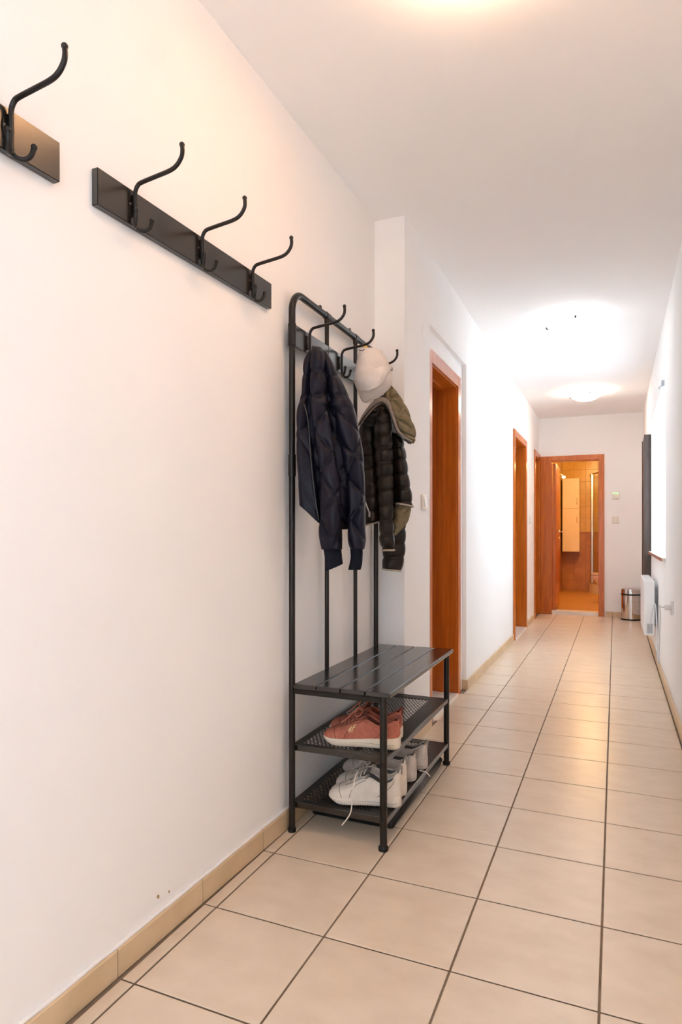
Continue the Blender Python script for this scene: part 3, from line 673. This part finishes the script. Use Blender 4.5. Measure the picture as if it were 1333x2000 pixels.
    if logo:
        cu = bpy.data.curves.new('logo_text', 'FONT'); cu.body = '4F'; cu.size = .027; cu.shear = .3; cu.extrude = .0003; cu.offset = .0004
        tmp = bpy.data.objects.new('logo_text', cu); COL.objects.link(tmp); dg = bpy.context.evaluated_depsgraph_get()
        me = bpy.data.meshes.new_from_object(tmp.evaluated_get(dg)); bpy.data.objects.remove(tmp)
        xs = [v.co.x for v in me.vertices]; ys = [v.co.y for v in me.vertices]; mx, my = (min(xs) + max(xs)) / 2, (min(ys) + max(ys)) / 2
        for v in me.vertices:          # wrap the lettering onto the outer side of the shoe
            u_, v_ = v.co.x - mx, v.co.y - my; s = .40 + u_ / Ln; p = logo * (.66 - v_ / .075)
            co = surf(s, p, .0022 + v.co.z); co[0] = s * Ln; v.co = co
        me.materials.append(M['goldprint']); o = bpy.data.objects.new('logo_print', me); COL.objects.link(o); o.parent = t
    if dangling is not None:
        Mi = (Matrix.Translation(pos) @ Matrix.Rotation(heading, 4, 'Z')).inverted()
        l = MB(); l.tube([tuple(Mi @ Vector(p)) for p in dangling], .0021, 7, smoothn=6); put(l, 'loose_lace', lace)
    return t
def shoe_at(toe, heel, z, name, label, group, *a, **k):
    """heel and toe are ground points of the shoe's axis; local +x runs from toe to heel"""
    d = (heel[0] - toe[0], heel[1] - toe[1]); return make_shoe(name, label, group, *a, (toe[0], toe[1], z), math.atan2(d[1], d[0]), Ln=math.hypot(*d), **k)
zz2, zz1 = Z2 + .0012, Z1 + .0012
shoe_at((-.962, 2.092), (-.690, 2.128), zz2, 'pink_sneaker', 'salmon pink sneaker with gold print on its side, on the upper shoe shelf', 'pair of pink sneakers', M['pink'], M['pinkd'], M['solec'], M['pinkd'], M['pinkl'], logo=-1)
shoe_at((-.99, 2.212), (-.716, 2.232), zz2, 'pink_sneaker', 'salmon pink sneaker standing behind the one with visible gold print', 'pair of pink sneakers', M['pink'], M['pinkd'], M['solec'], M['pinkd'], M['pinkl'])
dl = [at(700, 1506, 2.17), at(694, 1520, 2.135), at(689, 1550, 2.115), at(687, 1578, 2.115), at(682, 1594, 2.118), at(668, 1612, 2.12)]
shoe_at((-.937, 2.080), (-.688, 2.136), zz1, 'white_sneaker', 'white sneaker with a loose lace hanging over the lower shelf edge', 'pair of white sneakers', M['whitel'], M['greyli'], M['whites'], M['stitch'], M['laceg'], tabh=.024, bow=False, tread=True, dangling=dl)
shoe_at((-.958, 2.196), (-.698, 2.226), zz1, 'white_sneaker', 'white sneaker between the loose-laced one and the pale grey pair', 'pair of white sneakers', M['whitel'], M['greyli'], M['whites'], M['stitch'], M['laceg'], tabh=.028, tread=True)
shoe_at((-.995, 2.348), (-.706, 2.376), zz1, 'grey_sneaker', 'pale grey sneaker next to the white pair on the lower shelf', 'pair of pale grey sneakers', M['greyl'], M['greyli'], M['greyl'], M['stitch'], M['laceg'])
shoe_at((-.99, 2.478), (-.700, 2.515), zz1, 'grey_sneaker', 'pale grey sneaker with lace end over the shelf edge', 'pair of pale grey sneakers', M['greyl'], M['greyli'], M['greyl'], M['stitch'], M['laceg'],
        dangling=[at(820, 1507, 2.50, .01), at(830, 1507, 2.50), at(836, 1511, 2.49), at(841, 1517, 2.488)])

# ------------------------------------------------------------------ hanging clothes
def lerp_sections(secs, n):
    v = np.array([s[0] for s in secs], float); t = np.linspace(0, 1, n); tv = v[0] + (v[-1] - v[0]) * t
    out = [tv]
    for k in range(1, len(secs[0])):
        y = np.array([s[k] for s in secs], float); m_ = np.gradient(y, v)       # cubic Hermite
        idx = np.clip(np.searchsorted(v, tv) - 1, 0, len(v) - 2); h = v[idx + 1] - v[idx]; q = (tv - v[idx]) / h
        h00 = 2 * q ** 3 - 3 * q ** 2 + 1; h10 = q ** 3 - 2 * q ** 2 + q; h01 = -2 * q ** 3 + 3 * q ** 2; h11 = q ** 3 - q ** 2
        out.append(h00 * y[idx] + h10 * h * m_[idx] + h01 * y[idx + 1] + h11 * h * m_[idx + 1])
    return list(zip(*out))
def loft(d0, secs, n=90, mseg=72, quilt=None, folds=(), hem=(0, 0), power=.85, closed=True, open_end=False, inset=.0):
    """cloth volume: secs = (v, uL, uR, half depth m, depth shift m); hem = extra v at left/right for the last rows"""
    R = lerp_sections(secs, n); V = []; arc_len = 0; prev = None
    for i, (v, a, b, t, ds) in enumerate(R):
        f = i / (n - 1); uc, hw = (a + b) / 2, max(.3, (b - a) / 2); t = max(.003, t)
        for j in range(mseg):
            q = 2 * PI * j / mseg; c, s = math.cos(q), math.sin(q)
            cc = math.copysign(abs(c) ** power, c); ss = math.copysign(abs(s) ** power, s)
            hwm = hw / FPX * d0; k = 0.0
            for (fr, am, ph, dr) in folds: k += am * math.sin(fr * q + ph + dr * f) * min(1, f * 4)
            if quilt: k += quilt(q * (hwm + t) * .72, (v - R[0][0]) / FPX * d0, f)
            side = abs(c)
            u = uc + hw * cc + (k / d0 * FPX) * c * .35
            dd = ds + t * ss + k * s
            vv = v + (hem[0] * (1 - cc) / 2 + hem[1] * (1 + cc) / 2) * f ** 3
            V.append(at(u, vv, d0, dd))
    Fq = []
    for i in range(n - 1):
        for j in range(mseg): Fq.append((i * mseg + j, (i + 1) * mseg + j, (i + 1) * mseg + (j + 1) % mseg, i * mseg + (j + 1) % mseg))
    Fq.append(tuple(range(mseg)))
    if not open_end: Fq.append(tuple(range((n - 1) * mseg, n * mseg))[::-1])
    return V, Fq, mseg, n
def seamed(x, Lq, A, sw=.009):
    """pillow between seams Lq apart, x along the surface; crisp groove at the seam"""
    d = abs((x / Lq + .5) % 1.0 - .5) * Lq
    return A * math.sin(PI * min(1.0, d / Lq + 0.0)) ** .8 - .6 * A * math.exp(-(d / sw) ** 2)
def q_diamond(Lq, A):
    def fn(w_, z, f):
        return min(seamed(z + w_ * .75, Lq, A), seamed(z - w_ * .75, Lq, A)) - .3 * A
    return fn
def q_rows(Lq, A, wob=.0):
    def fn(w_, z, f): return seamed(z + wob * Lq * math.sin(w_ * 22), Lq, A, .007) - .3 * A
    return fn
def q_mixed(Lq, A):
    d = q_diamond(Lq * 1.75, A); r = q_rows(Lq, A, .12)
    return lambda w_, z, f: r(w_, z, f) if f < .30 else d(w_, z, f)
def ring_tube(V, m_, row, r, name, mat, parent):
    P = V[row * m_:(row + 1) * m_]; P = P[::3] + [P[0]]; q = MB(); q.tube(P, r, 8, cap=False); return q.build(name, mat, parent, True)

# navy quilted jacket on the first hook of the stand
dj = 2.272; p0 = at(640, 1110, dj)
nj = thing('navy_jacket', tuple(p0), 'navy quilted bomber jacket hanging from the hall stand', 'jacket')
V, Fq, mm, nn = loft(dj, [(688, 614, 632, .02, .0), (700, 600, 640, .04, 0), (720, 596, 651, .05, 0), (755, 594, 668, .06, 0), (800, 588, 686, .065, .0), (860, 586, 698, .07, .0), (920, 588, 700, .07, 0), (970, 592, 694, .07, 0), (1005, 615, 687, .06, 0.0), (1034, 648, 681, .045, .0)], 120, 110,
                 q_diamond(.15, .009), [(5, .006, .4, 1.0), (3, .006, 2.0, .6)])
mk('body', V, Fq, M['navy'], nj, True)
V, Fq, mm, nn = loft(dj, [(690, 604, 618, .02, -.02), (705, 597, 615, .03, -.025), (740, 592, 611, .036, -.03), (775, 590, 609, .036, -.03), (800, 583, 608, .036, -.035), (850, 581, 612, .04, -.04), (890, 582, 617, .04, -.045), (940, 585, 623, .04, -.05), (986, 588, 630, .035, -.05)], 110, 64,
                 lambda w_, z, f: q_mixed(.085, .007)(w_, z, f) * (1 - .6 * sm(.5, .7, f)), [(3, .005, 1, 2.5)], hem=(2, 42))
mk('front_panel', V, Fq, M['navy'], nj, True)
zp = [at(u, v, dj, dd) for u, v, dd in ((596, 795, -.07), (602, 815, -.078), (606, 840, -.083), (608, 870, -.088), (610, 900, -.092), (614, 940, -.096), (619, 980, -.094), (625, 1018, -.088))]
q = MB(); q.tube(zp, .0028, 8, smoothn=5); q.build('zipper', M['zip'], nj, True)
sl1 = [(686, 612, 630, .018, -.045), (700, 609, 634, .03, -.055), (720, 608, 636, .036, -.06), (760, 608, 639, .04, -.065), (800, 610, 642, .042, -.07), (850, 615, 648, .044, -.075), (900, 624, 656, .045, -.085), (950, 628, 664, .046, -.09), (1000, 629, 667, .046, -.09), (1040, 627, 668, .046, -.088), (1072, 631, 668, .04, -.085)]
V, Fq, mm, nn = loft(dj, sl1, 130, 80, q_mixed(.085, .0095), [(3, .0045, .5, 5), (4, .003, 1, -7)])
s1 = mk('sleeve', V, Fq, M['navy'], nj, True)
V, Fq, mm, nn = loft(dj, [(1069, 633, 667, .034, -.085), (1080, 635, 668, .032, -.085), (1100, 637, 670, .031, -.085)], 24, 60, lambda w_, z, f: .0009 * math.sin(w_ * 900), hem=(13, -1))
mk('cuff', V, Fq, M['navyrib'], s1, True)
sl2 = [(690, 625, 640, .02, -.02), (705, 630, 646, .03, -.022), (725, 633, 655, .036, -.025), (760, 637, 672, .046, -.03), (800, 641, 690, .05, -.035), (840, 652, 700, .05, -.04), (880, 664, 708, .048, -.045), (930, 676, 712, .045, -.05), (980, 681, 713, .042, -.05), (1030, 680, 712, .042, -.05), (1055, 681, 712, .04, -.05), (1072, 684, 709, .034, -.05)]
V, Fq, mm, nn = loft(dj, sl2, 130, 80, q_mixed(.085, .0095), [(3, .0045, 1.5, -5), (4, .003, 0, 8)])
s2 = mk('sleeve', V, Fq, M['navy'], nj, True)
V, Fq, mm, nn = loft(dj, [(1070, 684, 708, .029, -.05), (1085, 685, 708, .027, -.05), (1104, 682, 706, .027, -.05), (1111, 680, 704, .026, -.05)], 24, 60, lambda w_, z, f: .0009 * math.sin(w_ * 900))
mk('cuff', V, Fq, M['navyrib'], s2, True)
q = MB(); q.tube([at(619, 694, dj, .0), at(620, 684, dj, .0), at(624, 680, dj, .004), at(628, 685, dj, .005), at(629, 694, dj, .0)], .003, 8, smoothn=4); q.build('hanging_loop', M['navyrib'], nj, True)

# dark brown puffer with an olive lining on the last hook
dk = 2.78; p0 = at(755, 1112, dk)
pj = thing('puffer_jacket', tuple(p0), 'dark brown puffer jacket with olive lined hood hanging beside the corner', 'jacket')
rows = q_rows(.060, .0095, .08)
V, Fq, mm, nn = loft(dk, [(770, 745, 757, .02, .03), (785, 735, 757, .03, .03), (800, 720, 764, .045, .03), (830, 704, 772, .05, .03), (870, 705, 778, .055, .03), (930, 708, 782, .055, .03), (980, 712, 780, .055, .03), (1020, 714, 752, .045, .03)], 110, 90, rows, [(5, .004, .4, 1)], hem=(6, -4))
bdy = mk('body', V, Fq, M['brown'], pj, True); ring_tube(V, mm, nn - 1, .0045, 'hem_binding', M['trim'], bdy)
V, Fq, mm, nn = loft(dk, [(835, 706, 730, .02, -.015), (870, 706, 732, .025, -.02), (930, 709, 738, .025, -.02), (980, 713, 742, .025, -.02), (1016, 714, 741, .022, -.015)], 60, 50, rows, [(4, .003, 0, 2)], hem=(7, 0))
mk('front_panel', V, Fq, M['brown'], pj, True)
q = MB(); q.tube([at(711, 965, dk, -.05), at(713, 980, dk, -.052), at(717, 992, dk, -.052), at(720, 1000, dk, -.05)], .0028, 8, smoothn=4); q.build('pocket_zip', M['zipm'], pj, True)
q = MB(); p_ = at(721, 1000, dk, -.052); q.box(p_[0] - .004, p_[0] + .004, p_[1] - .002, p_[1] + .002, p_[2] - .024, p_[2], .001); q.build('zip_pull', M['zipm'], pj)
V, Fq, mm, nn = loft(dk, [(800, 740, 756, .02, -.03), (820, 732, 762, .035, -.04), (850, 729, 764, .042, -.05), (900, 732, 766, .044, -.055), (960, 736, 766, .042, -.055), (1020, 740, 766, .038, -.055), (1060, 741, 768, .036, -.055), (1074, 745, 768, .03, -.055)], 130, 70, rows, [(3, .003, 0, 2)])
s1 = mk('sleeve', V, Fq, M['brown'], pj, True); ring_tube(V, mm, nn - 1, .0042, 'cuff_binding', M['trim'], s1)
V, Fq, mm, nn = loft(dk, [(845, 764, 782, .02, -.0), (865, 766, 788, .03, -.01), (890, 768, 792, .036, -.015), (930, 770, 797, .04, -.015), (965, 772, 803, .042, -.015), (986, 774, 805, .042, -.015)], 80, 70, rows, [(4, .003, 1, 2)], hem=(-2, 4))
rp = mk('front_panel', V, Fq, M['brown'], pj, True); ring_tube(V, mm, nn - 1, .0042, 'hem_binding', M['trim'], rp)
V, Fq, mm, nn = loft(dk, [(980, 775, 803, .034, -.01), (1000, 771, 802, .034, -.005), (1020, 768, 796, .03, .0), (1046, 767, 774, .012, .0)], 40, 50, q_diamond(.06, .004), [(3, .003, 0, 1)])
mk('lining', V, Fq, M['olive'], pj, True)
V, Fq, mm, nn = loft(dk, [(980, 756, 790, .035, .045), (1010, 752, 794, .038, .045), (1050, 750, 794, .038, .045), (1085, 750, 792, .036, .045), (1112, 749, 786, .034, .045)], 80, 60, rows, [(4, .002, 1, 2)], hem=(0, 4))
s2 = mk('sleeve', V, Fq, M['brown'], pj, True); ring_tube(V, mm, nn - 1, .0042, 'cuff_binding', M['trim'], s2)
V, Fq, mm, nn = loft(dk, [(748, 748, 758, .015, -.02), (762, 750, 768, .025, -.03), (780, 751, 781, .034, -.035), (800, 756, 792, .036, -.04), (820, 764, 800, .036, -.045), (840, 773, 807, .034, -.05), (855, 783, 809, .03, -.05), (869, 796, 806, .016, -.05)], 90, 70, q_diamond(.085, .012), [(3, .004, .4, 1.5)])
hd = mk('hood', V, Fq, M['olive'], pj, True)
band = [(702, 830, -.01), (712, 815, -.03), (728, 797, -.05), (744, 788, -.062), (756, 795, -.068), (763, 812, -.072), (769, 832, -.075), (776, 848, -.078), (788, 860, -.08), (802, 868, -.08)]
q = MB(); q.tube([at(u, v, dk, dd) for u, v, dd in band], [.006, .011, .014, .015, .013, .010, .008, .006, .005, .004], 10, smoothn=5); q.build('collar_facing', M['collar'], hd, True)
q = MB(); q.tube([at(u - 2.5, v + 4.5, dk, dd - .008) for u, v, dd in band], .0028, 8, smoothn=5); q.build('collar_piping', M['zip'], hd, True)

# cream cap on the middle hook
dc = 2.575; p0 = at(728, 790, dc)
cp = thing('baseball_cap', tuple(p0), 'cream cotton cap hanging by its strap from the stand', 'cap')
V, Fq, mm, nn = loft(dc, [(687, 707, 722, .02, -.04), (690, 703, 738, .035, -.042), (697, 699, 746, .05, -.045), (708, 697, 753, .062, -.05), (725, 694, 760, .072, -.055), (740, 692, 764, .078, -.06), (752, 691, 765, .08, -.062), (760, 694, 762, .076, -.062), (772, 699, 752, .06, -.06), (782, 703, 738, .042, -.056), (790, 708, 720, .018, -.05)], 70, 72,
                   None, [(5, .0016, 0, 2), (3, .002, 1, 3)], power=.95)
cr = mk('crown', V, Fq, M['cap'], cp, True)
q = MB(); q.tube([at(691, 752, dc, -.062), at(697, 751, dc, -.118), at(712, 748, dc, -.140), at(730, 743, dc, -.145), at(750, 734, dc, -.128), at(762, 725, dc, -.075)], .0012, 6, smoothn=5); q.build('seam', M['cap'], cr, True)
V = []; k = 20
for i in range(k + 1):
    a_ = PI * i / k; u = 728 - 37 * math.cos(a_); vtop = 751 - (u - 691) * .30
    for j in range(7):
        f = j / 6; uu = u * (1 - f * .16) + (718) * f * .16 + 0; vv = vtop + (40 * f * math.sin(a_) ** .8 + 0) * (1 - .002 * (u - 691)); dd = -.070 - .090 * math.sin(a_) - .012 * math.sin(PI * f) - .008 * f * math.sin(a_)
        V.append(at(uu, min(vv, 789), dc, dd))
Fq = [(i * 7 + j, i * 7 + j + 1, (i + 1) * 7 + j + 1, (i + 1) * 7 + j) for i in range(k) for j in range(6)]
nv = len(V); off = Fv * .006; V2 = V + [p + off for p in V]; F2 = Fq + [tuple(reversed([x + nv for x in f])) for f in Fq]
mk('visor', V2, F2, M['cap'], cp, True)
q = MB(); c_ = at(762, 733, dc, -.09); q.ball(c_, .0055, 10); q.build('button', M['collar'], cp, True)
q = MB(); q.tube([at(713, 696, dc, -.06), at(709, 688, dc, -.035), at(711, 682, dc, -.018), at(716, 682, dc, .004), at(719, 690, dc, .0)], .0045, 8, smoothn=4); q.build('strap', M['cap'], cp, True)
q = MB(); c_ = at(713, 687, dc, -.048); q.box(c_[0] - .009, c_[0] + .009, c_[1] - .003, c_[1] + .003, c_[2] - .010, c_[2] + .010, .003); q.build('buckle', M['gold'], cp)
q = MB(); q.tube([at(700, 699, dc, -.11), at(706, 701, dc, -.115), at(711, 698, dc, -.115)], .0015, 6, smoothn=4); q.build('strap_slot', M['zip'], cp, True)

# ------------------------------------------------------------------ small wall things
def plate(name, label, cat, x0_, x1_, y0_, y1_, z0_, z1_, mat, group=None):
    t = thing(name, ((x0_ + x1_) / 2, (y0_ + y1_) / 2, z0_), label, cat, group); MB().box(x0_, x1_, y0_, y1_, z0_, z1_, .003).build('cover_plate', mat, t); return t
t = plate('light_switch', 'cream light switch on the white wall beside the brown doorway', 'light switch', XL2 + .0005, XL2 + .010, 3.205, 3.285, 1.177, 1.257, M['cream'])
MB().add([(XL2 + .010, 3.222, 1.19), (XL2 + .010, 3.268, 1.19), (XL2 + .010, 3.268, 1.244), (XL2 + .010, 3.222, 1.244), (XL2 + .020, 3.222, 1.19), (XL2 + .020, 3.268, 1.19), (XL2 + .012, 3.268, 1.244), (XL2 + .012, 3.222, 1.244)],
         [(0, 1, 2, 3), (4, 7, 6, 5), (0, 4, 5, 1), (3, 2, 6, 7), (0, 3, 7, 4), (1, 5, 6, 2)]).build('rocker', M['white'], t)
t = plate('light_switch', 'cream light switch on the wall between the two far side doors', 'light switch', XL2 + .0005, XL2 + .010, 7.78, 7.86, 1.18, 1.26, M['cream'])
MB().box(XL2 + .010, XL2 + .014, 7.797, 7.843, 1.197, 1.243, .002).build('rocker', M['white'], t)
t = plate('light_switch', 'pale light switch below the thermostat beside the bathroom door', 'light switch', -.038, .044, YF - .011, YF - .0005, 1.187, 1.269, M['cream'])
MB().box(-.02, .026, YF - .015, YF - .011, 1.205, 1.251, .002).build('rocker', M['cream'], t)
t = plate('thermostat', 'white wall thermostat with a green display by the bathroom door', 'thermostat', -.038, .046, YF - .022, YF - .0005, 1.495, 1.577, M['cream'])
MB().box(-.030, .038, YF - .0235, YF - .0215, 1.556, 1.575, .0006).build('display', M['screen'], t)
MB().lathe([(.014, 0), (.013, -.007), (.001, -.008)], (.004, YF - .022, 1.525), 20, 'y').build('dial', M['cream'], t, 50)
MB().lathe([(.004, 0), (.003, -.001), (.0005, -.001)], (.004, YF - .0302, 1.533), 8, 'y').build('dial_mark', M['screen'], t)
# round junction box cover above door 1
tag(MB().lathe([(.044, 0), (.043, .002), (.001, .0025)], (XL2 + .0003, 3.27, 2.105), 32, 'x').build('junction_cover', M['wall']), 'round white cover disc on the wall above the switch', 'cover')
# scuffs in the plaster by the skirting
for y, z, s in ((1.339, .107, .006), (1.382, .098, .004)):
    n = 9; V = [(wx(y) + .0002, y + s * (.6 + .5 * random.random()) * math.cos(2 * PI * i / n), z + s * (.6 + .5 * random.random()) * math.sin(2 * PI * i / n)) for i in range(n)]
    MB().poly(V, (.0006, 0, 0)).build('plaster_chip', M['mark'], bl)
# waste bin
bn = thing('waste_bin', (.18, 8.60, 0), 'polished steel waste bin with black rims in the far corner', 'waste bin')
c = (.18, 8.60, 0)
MB().lathe([(.0005, .012), (.116, .012), (.116, .305), (.0005, .305)], c, 40).build('bin_body', M['steel'], bn, 40)
MB().lathe([(.0005, 0), (.119, 0), (.119, .015), (.116, .018)], c, 40).build('base_ring', M['rubber'], bn, 40)
MB().lathe([(.116, .303), (.120, .306), (.120, .318), (.116, .322)], c, 40).build('lid_band', M['rubber'], bn, 40)
MB().lathe([(.117, .320), (.117, .365), (.112, .378), (.09, .386), (.0005, .389)], c, 40).build('lid', M['steel'], bn, 40)
# convector heater on the right wall
ht = thing('panel_heater', (.26, 6.09, .23), 'white panel heater mounted on the wall under the window', 'heater')
MB().box(.214, .290, 5.68, 6.50, .235, .672, .006).build('casing', M['heater'], ht)
q = MB()
for i in range(20): q.box(.225, .278, 5.70 + i * .04, 5.725 + i * .04, .6725, .676)
q.build('top_grille', M['heater'], ht)
for y in (5.82, 6.36): MB().box(.2905, XR - .001, y - .02, y + .02, .30, .62).build('bracket', M['greygrille'], ht)
MB().box(.235, .275, 5.672, 5.6798, .255, .33, .002).build('control_box', M['greygrille'], ht)
# dark board beyond the window
dp = thing('dark_wall_panel', (.29, 7.1, .55), 'tall dark wooden panel on the wall beyond the window', 'panel')
MB().box(.262, XR - .002, 6.83, 7.36, .50, 2.01, .002).build('panel_board', M['darkpanel'], dp)
for y in (6.836, 7.352): MB().box(.256, .2618, y - .006, y + .006, .50, 2.01, .001).build('frame_strip', M['darkpanel'], dp)
# wall socket with plug and cable
sk = plate('wall_socket', 'white wall socket with a plug below the near window edge', 'socket', XR - .010, XR - .0005, 4.27, 4.35, .568, .651, M['white'])
pg = thing('heater_cable', (XR - .03, 4.31, .6), 'grey white cable running from the socket to the panel heater', 'cable')
MB().tube([(XR - .011, 4.31, .608), (XR - .045, 4.31, .608)], .017, 14).build('plug', M['white'], pg, 50)
MB().tube([(XR - .045, 4.31, .608), (XR - .06, 4.36, .606), (XR - .055, 4.6, .585), (XR - .03, 4.95, .50), (XR - .022, 5.15, .36), (XR - .02, 5.25, .20), (XR - .02, 5.33, .085), (XR - .022, 5.42, .12), (XR - .022, 5.52, .36), (XR - .03, 5.60, .50), (XR - .05, 5.645, .42), (XR - .062, 5.655, .32)], .0045, 8, smoothn=6).build('cord', M['cord'], pg, True)
